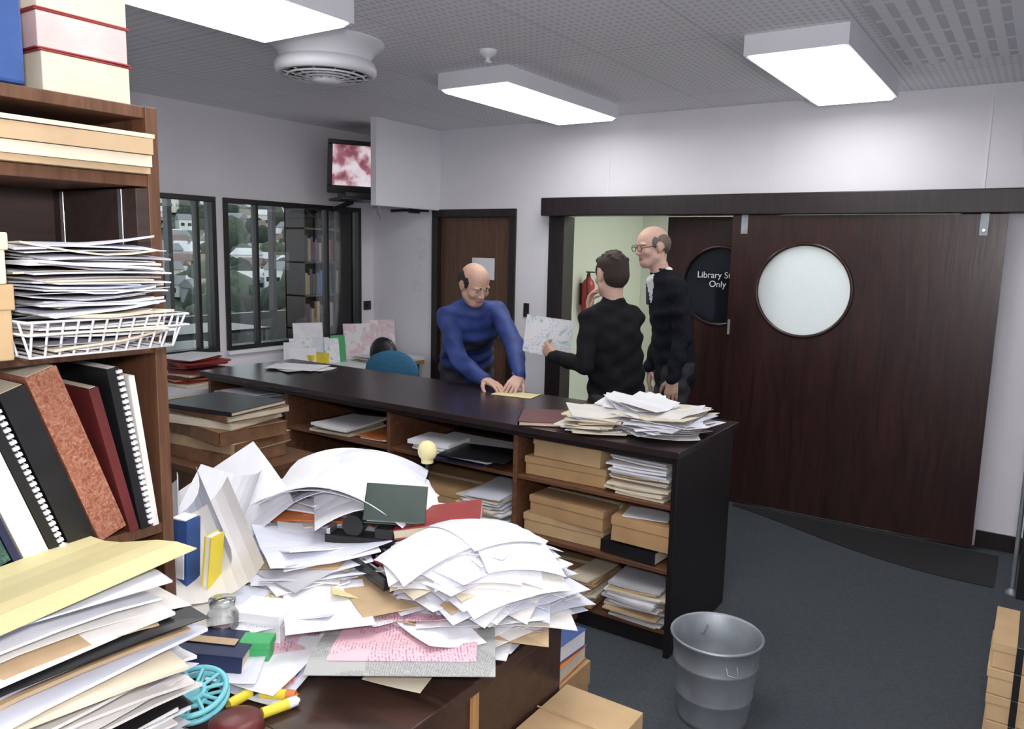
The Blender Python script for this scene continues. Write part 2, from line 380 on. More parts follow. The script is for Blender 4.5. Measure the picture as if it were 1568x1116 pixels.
# ---------------------------------------------------------------- ceiling things
def fluoro(name,x0,x1,y0,y1,z=H,on=lens):
    b=MB(); t=.015; zb=z-.09
    b.bx(x0,x1,y0,y1,z-.02,z,white_metal)
    b.bx(x0,x1,y0,y0+t,zb,z-.02,white_metal); b.bx(x0,x1,y1-t,y1,zb,z-.02,white_metal)
    b.bx(x0,x0+t,y0+t,y1-t,zb,z-.02,white_metal); b.bx(x1-t,x1,y0+t,y1-t,zb,z-.02,white_metal)
    a=.03
    vs=[(x0+t,y0+t,zb),(x1-t,y0+t,zb),(x1-t,y1-t,zb),(x0+t,y1-t,zb),(x0+a,y0+a,zb-.016),(x1-a,y0+a,zb-.016),(x1-a,y1-a,zb-.016),(x0+a,y1-a,zb-.016)]
    b.add(vs,[(0,4,5,1),(1,5,6,2),(2,6,7,3),(3,7,4,0),(7,6,5,4),(0,1,2,3)],on)
    return b.finish(name)
fluoro('fluorescent_ceiling_light',-2.98,-2.50,3.6,4.92)
fluoro('fluorescent_ceiling_light.001',-1.24,-.79,3.66,4.98)
fluoro('fluorescent_ceiling_light.002',-2.98,-2.43,1.1,2.40)
fluoro('fluorescent_ceiling_light.003',-1.26,-.70,1.1,2.40)
fluoro('corridor_ceiling_light',-2.2,-1.6,6.0,7.2,2.6,lens2)
fluoro('corridor_fill_light',-.9,-.3,6.0,7.2,2.6,lens2)  # unseen extra fixture, added to brighten the round door window from behind
b=MB(); b.bx(-.70,.9,3.0,4.55,H-.012,H,ventm); b.finish('ceiling_vent_panel')
b=MB(); c=(-3.03,2.80,H)
b.lathe(c,[(.285,0),(.28,-.012),(.25,-.03),(.225,-.065),(.215,-.09)],white_metal,48)
b.lathe(c,[(.215,-.09),(.235,-.095),(.245,-.115),(.245,-.14),(.232,-.158),(.214,-.160),(.212,-.14)],white_metal,48)
b.lathe(c,[(.212,-.115),(.0,-.115)],blackp,48)
for r in (.185,.145,.105): b.ring((c[0],c[1],c[2]-.164-.10*(.19-r)),r,.0055,white_metal,'z',48,6)
for i in range(12):
    t=2*math.pi*i/12; b.tube([(c[0]+.222*math.cos(t),c[1]+.222*math.sin(t),c[2]-.152),(c[0]+.06*math.cos(t),c[1]+.06*math.sin(t),c[2]-.178)],.004,white_metal,6)
b.lathe(c,[(.07,-.155),(.07,-.184),(.052,-.196),(0,-.198)],white_metal,32)
b.finish('ceiling_fan_heater')
b=MB(); b.lathe((-2.42,3.31,H),[(.045,0),(.045,-.012),(.03,-.03),(.012,-.035),(.012,-.05),(.02,-.055),(0,-.06)],white_metal,24); b.finish('smoke_detector')
b=MB(); b.bx(-4.40,-4.35,4.51,5.3,2.01,H,white_panel); b.bx(-4.36,-4.34,4.51,4.53,2.01,H,white_metal); b.finish('bulkhead_panel',bevel=.004)
def tvscreen():
    m,nt,bs,o=newmat('television_picture'); co=coords(nt)
    f=noisen(nt,co,7,4); c=ramp(nt,f,[(.3,(.05,.02,.03)),(.45,(.35,.12,.16)),(.55,(.75,.6,.65)),(.7,(.8,.82,.9))])
    nt.links.new(c,bs.inputs['Emission Color']); bs.inputs['Emission Strength'].default_value=.6; bs.inputs['Roughness'].default_value=.1
    bs.inputs['Base Color'].default_value=(.02,.02,.02,1); return m
e=empty('television',(-4.75,4.72,2.3)); b=MB()
b.T=Matrix.Translation((-4.75,4.72,2.33))@Matrix.Rotation(math.radians(62),4,'Z')@Matrix.Rotation(math.radians(8),4,'X')
w,hh=.50,.42
b.bx(-w/2,w/2,-.03,.0,hh/2-.035,hh/2,blackp); b.bx(-w/2,w/2,-.03,0,-hh/2,-hh/2+.06,blackp)
b.bx(-w/2,-w/2+.035,-.03,0,-hh/2+.06,hh/2-.035,blackp); b.bx(w/2-.035,w/2,-.03,0,-hh/2+.06,hh/2-.035,blackp)
b.add([(-w/2,0,-hh/2),(w/2,0,-hh/2),(w/2,0,hh/2),(-w/2,0,hh/2),(-.15,.30,-.12),(.15,.30,-.12),(.15,.30,.12),(-.15,.30,.12)],[(0,1,5,4),(1,2,6,5),(2,3,7,6),(3,0,4,7),(4,5,6,7),(0,3,2,1)],blackp)
b.finish('cabinet',e,.006)
s2=MB(); s2.T=b.T; s2.sheet((0,-.012,.012),.43,.32,.004,tvscreen(),0,lambda X,Y,u,v:.012*(1-4*u*u)*(1-4*v*v),10,8,(math.radians(90),0,0)); s2.finish('screen',e)
b=MB(); b.box((-4.80,4.76,2.075),(.42,.36,.02),blackp,(0,0,math.radians(-28))); b.tube([(-5.14,4.8,2.0),(-4.9,4.8,2.06)],.02,darkframe); b.box((-4.72,4.66,2.10),(.25,.22,.03),darkframe,(0,0,math.radians(-28)))
b.tube([(-4.7,4.9,2.05),(-4.75,5.0,1.95),(-4.85,5.1,1.93),(-5.0,5.2,2.0)],.006,white_metal,6); b.finish('wall_bracket',e)
b=MB(); b.tube([(-4.47,5.28,2.01),(-4.5,5.0,2.0),(-4.55,4.9,1.99)],.012,blackp,8); b.box((-4.47,5.1,2.0),(.05,.09,.04),blackp); b.finish('bracket_lamp')
b=MB()
b.bx(-4.60,-4.49,YB-.003,YB,1.52,1.78,pprint); b.bx(-4.66,-4.52,YB-.004,YB-.001,1.30,1.42,pprint); b.finish('wall_notice')
b=MB(); b.bx(-3.47,-3.42,YB-.012,YB,1.16,1.27,blackp); b.box((-3.445,YB-.015,1.215),(.015,.01,.03),darkframe); b.finish('light_switch',bevel=.002)
b=MB(); b.bx(XL,XL+.02,5.17,5.25,1.12,1.2,blackp); b.box((XL+.025,5.21,1.16),(.01,.02,.03),darkframe); b.finish('wall_socket',bevel=.002)
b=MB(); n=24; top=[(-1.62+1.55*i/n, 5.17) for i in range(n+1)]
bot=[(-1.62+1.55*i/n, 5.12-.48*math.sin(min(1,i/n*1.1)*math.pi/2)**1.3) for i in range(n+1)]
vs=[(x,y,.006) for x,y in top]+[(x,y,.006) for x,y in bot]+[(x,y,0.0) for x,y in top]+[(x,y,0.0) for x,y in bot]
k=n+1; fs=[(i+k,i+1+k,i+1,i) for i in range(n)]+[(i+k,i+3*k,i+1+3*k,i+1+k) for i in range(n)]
b.add(vs,fs,shadowm); b.finish('floor_shadow')  # thin dark sheet standing in for the curved shadow below the sliding doors
b=MB(); b.cyl((.012,4.62,0),(.012,4.62,H),.011,.011,galv,16); b.lathe((.012,4.62,0),[(.03,0),(.03,.01),(.013,.03)],galv,20)
b.bx(.03,.07,4.56,4.66,0,H,darkframe); b.finish('metal_upright_post')
b=MB(); b.bx(-.135,.25,4.36,4.375,2.2,2.62,bluec); b.bx(-.12,.235,4.355,4.36,2.22,2.60,M('light_blue_print',(.12,.35,.62),.4)); b.cyl((-.1,4.367,2.62),(-.1,4.367,H),.003,.003,chrome,6); b.cyl((.22,4.367,2.62),(.22,4.367,H),.003,.003,chrome,6); b.finish('hanging_sign',bevel=.002)
b=MB(); z=0
for i in range(5):
    b.carton((.17+rnd(-.006,.006),3.05+rnd(-.006,.006),z+.046),(.40,.32,.09),card2,None,True); 
    for xx in (.05,.2): b.box((xx,3.05,z+.046),(.02,.325,.093),blackp)
    z+=.092
b.finish('cardboard_box_stack',bevel=.002)
# ---------------------------------------------------------------- outside
rr=random.Random(5)
b=MB(); nx,ny=50,60; vs=[];fs=[]
def hz(x,y):
    d=math.hypot(x,y); return -24+(d-90)*.17+5*math.sin(x*.03+1)*math.cos(y*.025)+2*math.sin(x*.11)*math.sin(y*.09)
for j in range(ny+1):
    for i in range(nx+1):
        x=-420+350*i/nx; y=-20+460*j/ny; vs.append((x,y,hz(x,y)))
for j in range(ny):
    for i in range(nx):
        a=j*(nx+1)+i; fs.append((a,a+1,a+nx+2,a+nx+1))
m,nt,bs,o=newmat('wooded_hillside'); co=coords(nt); f=noisen(nt,co,.09,6)
nt.links.new(ramp(nt,f,[(.35,(.025,.036,.028)),(.55,(.07,.09,.065)),(.7,(.16,.17,.15))]),bs.inputs['Base Color']); bs.inputs['Roughness'].default_value=1
b.add(vs,fs,m,True)
hm=[M('house_white',(.75,.75,.75),.8,.05,.3),M('house_cream',(.6,.58,.5),.8,.05,.3),M('house_grey',(.35,.38,.41),.8,.05,.3)]
rm=[M('roof_brown',(.16,.11,.10),.8,.1,.3),M('roof_grey',(.18,.19,.2),.8,.1,.3),M('roof_pale',(.5,.5,.52),.8,.1,.3)]
win=M('house_window',(.02,.03,.04),.2,.1)
for i in range(620):
    a=math.radians(rr.uniform(20,60)); d=rr.uniform(170,410); x=-d*math.cos(a); y=d*math.sin(a)
    w=rr.uniform(3.5,7); dd=rr.uniform(3.5,6); hh=rr.uniform(2.5,5); z=hz(x,y)
    b.T=Matrix.Translation((x,y,z))@Matrix.Rotation(rr.uniform(0,1.5),4,'Z')
    b.box((0,0,hh/2),(w,dd,hh),rr.choice(hm))
    b.add([(-w/2-.3,-dd/2-.3,hh),(w/2+.3,-dd/2-.3,hh),(w/2+.3,dd/2+.3,hh),(-w/2-.3,dd/2+.3,hh),(-w/2,0,hh+1.8),(w/2,0,hh+1.8)],[(0,1,5,4),(2,3,4,5),(1,2,5),(3,0,4)],rr.choice(rm))
    for q in (-.25,.25):
        b.box((q*w,-dd/2,hh*.55),(1.1,.1,1.0),win); b.box((w/2,q*dd,hh*.55),(.1,1.0,1.0),win)
b.T=Matrix.Identity(4)
tr=[M('tree_dark',(.022,.034,.025),1,.4,1),M('tree_green',(.055,.075,.05),1,.4,1)]
for i in range(520):
    a=math.radians(rr.uniform(18,62)); d=rr.uniform(120,410); x=-d*math.cos(a); y=d*math.sin(a); r=rr.uniform(2,5)
    b.ell((x,y,hz(x,y)+r*.6),(r,r,r*1.1),rr.choice(tr),8)
b.finish('hillside_town')
b=MB(); b.bx(-9.2,XL-.1,0.5,9,-.1,0,carpet); b.finish('reading_room_floor')
b=MB(); b.bx(-9.2,XL-.1,0.5,9,2.32,2.42,ceilm); b.finish('reading_room_ceiling')
b=MB(); b.bx(-9.2,-9.1,.5,9,0,.75,darkframe)
for y in (1,2.6,4.2,5.8,7.4,8.9): b.bx(-9.2,-9.1,y-.03,y+.03,.75,2.32,darkframe)
b.finish('reading_room_window_wall')
b=MB(); b.bx(-6.9,-6.6,5.75,6.65,0,.06,shelfwood); b.bx(-6.9,-6.88,5.75,6.65,0,2.1,casedark)
for y in (5.75,6.2,6.63): b.bx(-6.9,-6.6,y,y+.02,0,2.1,darktrim)
for z in (.06,.42,.78,1.14,1.50,1.86,2.08): b.bx(-6.9,-6.6,5.75,6.65,z,z+.02,darktrim)
cols=[redbrown,navy,brownb,dkgreen,redc,ptan,pgr,bluec]
for z in (.08,.44,.80,1.16,1.52):
    y=5.79
    while y<6.58:
        w=rnd(.02,.045); hh=rnd(.2,.29)
        b.bx(-6.82,-6.63,y,y+w*.92,z,z+hh,random.choice(cols)); y+=w
b.finish('library_bookshelf')
def rtable(name,x,y):
    b=MB(); b.bx(x-.45,x+.45,y-.7,y+.7,.72,.75,deskwood)
    for i in (-.4,.4):
        for j in (-.65,.65): b.cyl((x+i,y+j,0),(x+i,y+j,.72),.02,.02,darkframe,10)
    b.finish(name)
rtable('reading_table',-6.4,3.9); rtable('reading_table.001',-7.8,5.2)
# ---------------------------------------------------------------- service counter
b=MB(); DX=[-4.30,-3.58,-2.78,-1.98,-1.18]
b.bx(-4.33,-1.15,2.92,3.66,.868,.90,counterwood)
for x in DX[:-1]: b.bx(x,x+.025,2.96,3.56,.10,.84,shelfwood)
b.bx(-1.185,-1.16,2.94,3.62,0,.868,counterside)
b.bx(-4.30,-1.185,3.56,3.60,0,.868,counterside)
b.bx(-4.30,-1.185,2.98,3.56,.08,.10,shelfwood); b.bx(-4.30,-1.185,3.0,3.02,0,.08,counterside)
for i in range(4):
    x0,x1=DX[i]+.025,DX[i+1]
    for z in (.375,.655): b.bx(x0,x1-.0 if i<3 else x1-.005,2.965,3.56,z-.02,z,shelfwood)
b.bx(-4.30,-1.185,2.955,2.965,.84,.868,darktrim)
b.finish('service_counter',bevel=.003)
mags=[pw,pw2,pcr,pgr,pw3,pcr,ptan]
def cartons(name,lst):
    b=MB()
    for c,d,m,r in lst: b.carton(c,d,m,(0,0,r),True,pcr)
    return b.finish(name,bevel=.002)
cartons('cardboard_box',[((-1.73,3.17,.699),(.42,.34,.085),card,.03),((-1.72,3.16,.786),(.36,.30,.085),card2,-.03)])
cartons('cardboard_box.001',[((-1.73,3.17,.421),(.42,.34,.09),card2,.02),((-1.70,3.15,.512),(.40,.32,.09),card,-.05)])
cartons('cardboard_box.002',[((-1.74,3.17,.16),(.36,.32,.12),card,.08)])
b=MB(); b.book((-1.38,3.08,.405),(.20,.27,.058),blackp,pcr,(0,0,1.5)); b.carton((-1.34,3.12,.50),(.27,.30,.11),card,(0,0.05,.1)); b.sheet((-1.34,3.08,.558),.2,.15,.003,pw,.2)
b.finish('archive_box',bevel=.002)
b=MB(); heap(b,-1.355,3.15,.657,.82,13,.25,.34,.02,.08,mags); b.finish('magazine_stack')
b=MB(); heap(b,-1.34,3.13,.102,.26,16,.25,.34,.03,.14,[ptan,pcr,pw,pgr]); b.finish('magazine_stack.001')
b=MB(); heap(b,-1.60,3.10,.102,.24,12,.12,.30,.015,.15,[ptan,card,pcr]); b.finish('brown_paper_bundle')
b=MB(); heap(b,-2.35,3.13,.657,.70,4,.50,.36,.03,.1,[navy,pw,blackp,pgr]); b.sheet((-2.2,3.02,.702),.36,.26,.006,blackp,.2); b.sheet((-2.5,3.05,.705),.25,.2,.02,pw,.1); b.finish('portfolio_stack')
cartons('cardboard_box.003',[((-2.5,3.15,.44),(.42,.36,.12),card,.02)])
b=MB(); heap(b,-2.13,3.08,.377,.53,18,.22,.33,.03,.2,[pw,pw2,pcr]); b.finish('paper_stack')
b=MB(); heap(b,-2.2,3.12,.102,.25,10,.3,.33,.03,.15,[pw,pw2,card]); b.finish('paper_stack.001')
b=MB(); heap(b,-3.22,3.12,.657,.70,3,.26,.34,.02,.1,[pw,ptan,pcr]); b.finish('booklet_stack')
b=MB(); heap(b,-2.93,3.10,.657,.67,2,.18,.25,.02,.1,[orangec,pw]); b.finish('booklet')
b=MB(); heap(b,-3.1,3.12,.377,.50,7,.4,.34,.03,.1,[card,ptan,pw]); b.finish('booklet_stack.001')
b=MB(); heap(b,-3.95,3.10,.657,.81,13,.30,.36,.05,.15,mags+[brownb]); b.finish('magazine_stack.002')
b=MB(); heap(b,-3.95,3.12,.377,.56,9,.4,.36,.03,.12,[brownb,card,pcr]); b.finish('magazine_stack.003')
b=MB(); heap(b,-1.36,3.22,.902,1.0,26,.28,.38,.05,.6,[pw,pw2,pprint,pcr,pw,pw3],.014,curl=.035,thin=.4); b.finish('paper_stack.002')
b=MB(); heap(b,-1.62,3.10,.902,.985,12,.22,.30,.03,.35,[pw3,pcr,pw2],.008,rz=.4,curl=.02); b.finish('paper_stack.003')
b=MB()
for a in range(5): b.sheet((-1.55+.03*a,3.3-.02*a,.99+.006*a),.28,.2,.002,pw,.4*a,lambda X,Y,u,v:.03*abs(u)+.03*v)
b.finish('loose_paper')
b=MB(); b.book((-1.90,3.09,.912),(.22,.30,.02),redbrown,pcr,(0,0,.5)); b.finish('red_book')
b=MB(); b.sheet((-2.36,3.545,.9015),.24,.14,.002,pyel,.15); b.finish('yellow_envelope')
b=MB(); heap(b,-4.0,3.35,.902,.912,4,.3,.22,.1,.5,[pw,pcr,pprint]); b.finish('loose_paper.001')
# ---------------------------------------------------------------- window desk with displays
b=MB(); b.bx(XL+.02,-4.45,2.5,5.22,.72,.75,white_panel); 
for y in (2.52,3.9,5.18): b.bx(XL+.04,-4.5,y,y+.03,0,.69,deskwood)
b.bx(XL+.02,-4.45,2.5,5.22,.69,.72,edgewood); b.finish('window_desk',bevel=.003)
b=MB()
def stand(x,y,w,hh,m,rz,lean=.25,z=.75):
    T=b.T; b.T=Matrix.Translation((x,y,z))@Matrix.Rotation(rz,4,'Z')@Matrix.Rotation(-lean,4,'X')
    b.box((0,0,hh/2),(w,.004,hh),m); b.T=T
stand(-4.85,4.28,.24,.33,pprint,1.1); b.finish('display_sign')
b=MB()
for x,y,w,hh,m,r in [(-4.75,4.02,.14,.20,pw,.9),(-4.78,4.12,.16,.22,pmap,1.0),(-4.8,4.35,.13,.21,pw2,.9),(-4.75,4.5,.12,.22,greenbox,1.1),(-4.74,4.42,.12,.2,pmap,1.1),(-4.6,3.98,.2,.17,pw,.8)]: stand(x,y,w,hh,m,r)
b.finish('brochure_display')
b=MB(); b.carton((-4.62,4.12,.81),(.12,.2,.11),yelc,(0,0,.1)); b.finish('yellow_card_box',bevel=.002)
b=MB(); stand(-4.75,4.75,.28,.30,pmap2,1.0); stand(-4.72,4.98,.24,.32,pmap2,1.0); b.finish('map_display')
b=MB(); heap(b,-4.6,4.72,.752,.79,6,.2,.25,.03,.3,[pw,pw2,pcr]); b.finish('paper_stack.004')
b=MB(); heap(b,-4.72,3.15,.752,.94,12,.24,.32,.04,.3,[redc,pw,redbrown,pcr,orangec]); b.finish('red_folder_stack')
blueup=M('blue_upholstery',(.03,.14,.26),.8,.15,60)
b=MB(); c=Vector((-3.95,4.42,0))
for i in range(5):
    t=2*math.pi*i/5+.3; q=c+Vector((.28*math.cos(t),.28*math.sin(t),.06)); b.tube([c+Vector((0,0,.11)),q],.016,blackp); b.ell(q-Vector((0,0,.03)),(.025,.025,.03),blackp,12)
b.cyl(c+Vector((0,0,.08)),c+Vector((0,0,.44)),.025,.025,blackp)
b.ell(c+Vector((0,0,.48)),(.24,.24,.045),blueup,24)
T=b.T; b.T=Matrix.Translation(c+Vector((.06,-.22,0)))@Matrix.Rotation(math.radians(20),4,'Z')
b.tube([(0,.15,.44),(0,0,.5),(0,-.02,.9)],.014,blackp)
b.ell((0,0,.80),(.21,.045,.15),blueup,24); b.ell((-.08,.03,.92),(.11,.04,.12),blackp,20); b.T=T
b.finish('office_chair')
# ---------------------------------------------------------------- ledger table
b=MB(); b.bx(-3.35,-2.72,1.95,2.45,.70,.73,casewood)
for x in (-3.32,-2.77):
    for y in (1.98,2.40): b.bx(x,x+.04,y-.0,y+.04,0,.70,casewood)
b.bx(-3.31,-2.74,1.97,1.98,.58,.70,casewood); b.bx(-2.73,-2.725,1.98,2.42,.58,.70,casewood); b.bx(-3.31,-2.74,1.99,2.43,.2,.22,casewood); b.finish('wooden_side_table',bevel=.003)
b=MB(); z=.73
for th,m,ry in [(.055,brownb,0),(.05,ptan,.1),(.06,brownb,-.1),(.035,pcr,.2),(.03,brownb,.0),(.02,blackp,.15)]:
    b.book((-3.05+rnd(-.02,.02),2.19+rnd(-.02,.02),z+th/2),(.34,.42,th),m,pcr if th<.05 else brownb,(0,0,1.57+ry)); z+=th
b.finish('ledger_stack',bevel=.002)
# ---------------------------------------------------------------- foreground desk
b=MB()
b.bx(-2.3,-.955,.93,1.76,.712,.742,deskwood); b.bx(-2.3,-1.42,1.76,2.0,.712,.742,deskwood); b.bx(-1.42,-.955,.28,.93,.712,.742,deskwood)
b.bx(-.995,-.98,.32,1.72,0,.712,deskwood); b.bx(-2.28,-2.26,.95,1.94,0,.712,deskwood); b.bx(-2.26,-.995,1.70,1.72,.2,.712,deskwood)
b.bx(-.983,-.968,1.315,1.335,.05,.70,edgewood); b.bx(-1.40,-1.38,.32,.9,0,.712,deskwood)
b.bx(-1.38,-.995,.34,.36,0,.712,deskwood)
b.finish('paper_covered_desk',bevel=.003)
Z=.744
wh=[pw,pw,pw2,pw3,pcr,pw,pprint,pw,pw2]
b=MB(); heap(b,-1.17,1.58,Z,.94,95,.28,.34,.095,1.5,wh+[pw,pw2,ptan,pw3,pgr],.05,taper=.35,curl=.04,thin=.5)
for i in range(12): b.sheet((-1.17+rnd(-.07,.07),1.58+rnd(-.07,.07),.94+.003*i),.21,.297,.001,random.choice([pw,pw,pw2,pw3]),rnd(0,3.1),lambda X,Y,u,v:-.052*((X+1.17)**2+(Y-1.58)**2)/.04)
b.finish('paper_pile')
b=MB(); heap(b,-1.60,1.42,Z,.88,36,.27,.31,.08,1.0,wh+[ptan,pgr],.02,curl=.04,thin=.4); b.finish('paper_pile.001')
b=MB(); heap(b,-1.80,1.72,Z,.94,30,.34,.36,.07,.6,[pw,pw2,ptan,pcr,pw3,orangec],.015,curl=.03)
b.finish('paper_pile.002')
b=MB()
def arch(c,w,d,hh,ang,m,th=.002,tilt=0):
    b.sheet(c,w,d,th,m,ang,lambda X,Y,u,v:hh*(1-(2*u)**2)+tilt*v+.012*math.sin(7*v+3*u),14,6)
arch((-1.74,1.66,.945),.44,.40,.065,.5,pw,tilt=.03); arch((-1.68,1.68,.955),.38,.34,.06,.62,pw2,tilt=.04); arch((-1.58,1.64,.935),.36,.32,.06,.85,pw,tilt=.05); arch((-1.64,1.60,.945),.44,.30,.075,.35,pw)
b.finish('large_curled_sheets')
b=MB(); T=b.T; b.T=Matrix.Translation((-1.43,1.56,.985))@Matrix.Rotation(.6,4,'Z')@Matrix.Rotation(.85,4,'X')@Matrix.Rotation(.12,4,'Y')
b.book((0,0,0),(.17,.11,.025),dkgreen,pcr); b.T=T; b.book((-1.36,1.66,.93),(.25,.18,.03),redc,pcr,(0,-.15,.6)); b.finish('hardback_book',bevel=.002)
b=MB(); b.ell((-1.63,1.93,1.03),(.035,.03,.035),pyel,14); b.cyl((-1.63,1.93,.99),(-1.63,1.93,1.02),.02,.02,pyel); b.cyl((-1.63,1.93,.742),(-1.63,1.93,.99),.006,.006,blackp,8); b.finish('yellow_desk_sponge_holder')
b=MB()
for i in range(80):
    x=rnd(-1.95,-1.08); y=rnd(1.0,1.7)
    if y<1.25 and x>-1.32: continue
    b.sheet((x,y,Z+.002+i*.0009),.21*rnd(.6,1.2),.297*rnd(.6,1.1),.001,random.choice(wh+[pyel,ptan,pgr,pw2,ppink]),rnd(0,3.1),lambda X,Y,u,v,k=rnd(0,.03):k*(u+v)**2)
b.finish('loose_paper.002')
b=MB(); b.sheet((-1.32,1.38,Z+.082),.25,.16,.003,ptan,-.5); b.sheet((-1.44,1.25,Z+.078),.21,.15,.001,pyel,.3); b.sheet((-1.36,1.24,Z+.080),.20,.26,.001,pw,.9,lambda X,Y,u,v:.03*v*v); b.finish('manila_envelope')
b=MB(); T=b.T; b.T=Matrix.Translation((-1.36,1.43,Z+.11))@Matrix.Rotation(-.35,4,'Z'); b.box((0,0,0),(.20,.09,.012),blackp); b.box((0,.04,.012),(.20,.008,.02),blackp); b.box((0,-.04,.012),(.20,.008,.02),blackp)
for q in (-.02,0,.02): b.cyl((-.07,q,.012),(.08,q+.005,.012),.004,.004,[chrome,redc,pbl][int((q+.02)/.02+.5)],8)
b.T=T; b.finish('pen_tray',bevel=.002)
b=MB()
for (x,y,rz,tx,ty,w,d,m) in [(-1.85,1.30,.3,.9,.2,.24,.32,pw),(-1.80,1.22,.8,1.1,-.2,.22,.30,pw2),(-1.92,1.40,-.2,.8,.4,.28,.32,pw),(-1.72,1.18,1.2,.6,.3,.22,.30,pw3),(-1.88,1.15,.5,1.2,.1,.25,.3,pw)]:
    b.sheet((x,y,.90),w,d,.001,m,rz,lambda X,Y,u,v:.06*u*u*4+.04*v*u,8,8,(tx,ty,0))
b.finish('crumpled_paper_sheets')
b=MB(); b.sheet((-1.12,1.26,Z+.055),.30,.40,.002,pgreym,-.95,lambda X,Y,u,v:.012*math.sin(5*u)); b.sheet((-1.125,1.265,Z+.058),.22,.32,.002,ppink,-.95,lambda X,Y,u,v:.012*math.sin(3.7*u)); b.finish('pink_form')
b=MB(); b.T=Matrix.Translation((-1.50,1.50,.91))@Matrix.Rotation(.4,4,'Z'); b.box((0,0,-.02),(.20,.055,.025),blackp); b.box((.07,0,.005),(.05,.05,.03),blackp); b.cyl((-.02,-.02,.02),(-.02,.02,.02),.03,.03,blackp,24); b.box((-.09,0,0),(.012,.05,.02),chrome); b.finish('tape_dispenser',bevel=.003)
b=MB(); b.box((-1.70,1.09,Z+.14),(.045,.05,.275),bluec,(0,.05,.3)); b.box((-1.685,1.062,Z+.17),(.03,.003,.08),pw,(0,.05,.3)); b.box((-1.69,1.0855,Z+.281),(.04,.045,.004),pw,(0,.05,.3)); b.finish('blue_box_file',bevel=.002)
b=MB(); b.book((-1.655,1.13,Z+.12),(.23,.05,.02),yelc,pw,(0,-1.45,.3)); b.finish('yellow_paperback')
b=MB(); b.carton((-1.46,1.14,Z+.06),(.12,.09,.07),pw,(0,0,.4)); b.carton((-1.39,1.06,Z+.045),(.07,.05,.05),greenbox,(0,0,.6)); b.finish('small_carton',bevel=.002)
b=MB(); b.book((-1.46,.975,Z+.055),(.13,.20,.045),navy,pcr,(.1,.05,2.2)); b.box((-1.45,.98,Z+.08),(.03,.12,.002),ptan,(.1,.05,2.2)); b.finish('navy_hardback_book',bevel=.003)
b=MB(); 
for x,y,r,m,mc in [(-1.25,1.0,.5,yelc,orangec),(-1.21,.97,1.3,yelc,pw),(-1.28,1.05,1.9,orangec,bluec),(-1.33,1.02,2.6,bluec,pw),(-1.30,.95,1.6,yelc,blackp)]:
    d=Vector((math.cos(r),math.sin(r),0)); q=Vector((x,y,Z+.012)); b.cyl(q-d*.035,q+d*.02,.011,.011,m,16); b.cyl(q+d*.02,q+d*.04,.0115,.010,mc,16); b.cyl(q+d*.04,q+d*.045,.005,.005,mc,10)
b.finish('highlighter_pens')
b=MB(); c=Vector((-1.33,.86,Z+.05)); rot=(.25,.15,0); Q=Euler(rot).to_matrix()
for dz in (-.009,.009):
    b.ring(c+Q@Vector((0,0,dz)),.062,.006,tealc,'z',48,8,1,1,rot); b.ring(c+Q@Vector((0,0,dz)),.02,.006,tealc,'z',24,8,1,1,rot)
    for i in range(5):
        t=2*math.pi*i/5; d=Q@Vector((math.cos(t),math.sin(t),0)); s_=Q@Vector((-math.sin(t),math.cos(t),0))
        for q in (-.012,.012): b.tube([c+Q@Vector((0,0,dz))+d*.02+s_*q*.4,c+Q@Vector((0,0,dz))+d*.06+s_*q*1.5],.004,tealc,6)
b.cyl(c+Q@Vector((0,0,-.008)),c+Q@Vector((0,0,.008)),.018,.018,tealc,20); b.finish('film_reel')
b=MB(); b.lathe((-1.22,.875,Z),[(0,.0),(.05,0),(.055,.01),(.05,.03),(.03,.038),(0,.04)],redbrown,32); b.finish('maroon_pincushion')
b=MB(); b.lathe((-1.50,1.05,Z+.05),[(0,0),(.03,0),(.035,.01),(.035,.05),(.028,.06),(.028,.075)],clearp,28); b.lathe((-1.50,1.05,Z+.05),[(.03,.072),(.03,.085),(0,.086)],clearp,28); b.finish('glass_jar')
b=MB(); heap(b,-1.27,.50,Z,1.13,58,.28,.42,.03,.12,[pw,pw2,pw3,pcr,ptan,pw,pgr,pw2,pw3,blackp],.02,taper=0,curl=.035,thin=.35,var=.1)
b.sheet((-1.27,.52,1.15),.30,.44,.002,pyel,.1,lambda X,Y,u,v:.02*math.sin(4*u)+.02*v); b.sheet((-1.29,.5,1.14),.31,.42,.003,pw2,-.15,lambda X,Y,u,v:.015*math.sin(4*u)); b.finish('paper_pile.003')
b=MB(); b.carton((-1.31,2.18,.13),(.22,.28,.26),card,(0,0,.0)); b.book((-1.31,2.18,.29),(.20,.26,.05),orangec,pcr,(0,0,.05)); b.book((-1.32,2.18,.35),(.20,.26,.06),bluec,pw,(0,0,-.05)); b.finish('box_of_folders',bevel=.002)
b=MB(); b.carton((-.86,1.60,.265),(.235,.30,.53),card2,None,False); b.box((-.86,1.60,.529),(.235,.004,.004),card); b.finish('cardboard_box.004',bevel=.002)
b=MB(); c=(-.866,2.66,0)
b.lathe(c,[(0,.012),(.118,.012),(.120,.0),(.124,.0),(.126,.02),(.136,.10),(.1395,.105),(.1395,.112),(.138,.118),(.148,.22),(.1525,.225),(.1525,.232),(.150,.238),(.158,.312),(.166,.318),(.167,.324),(.163,.329),(.156,.322),(.146,.22),(.122,.016),(0,.016)],galv,56)
for sg in (-1,1):
    cx_=c[0]+sg*.157*math.cos(.9); cy_=c[1]-sg*.157*math.sin(.9)
    b.tube([(cx_-.02,cy_,.285),(cx_-.02+sg*.012,cy_-.01,.25),(cx_+.02+sg*.012,cy_-.01,.25),(cx_+.02,cy_,.285)],.0035,galv,8)
b.finish('waste_bin')
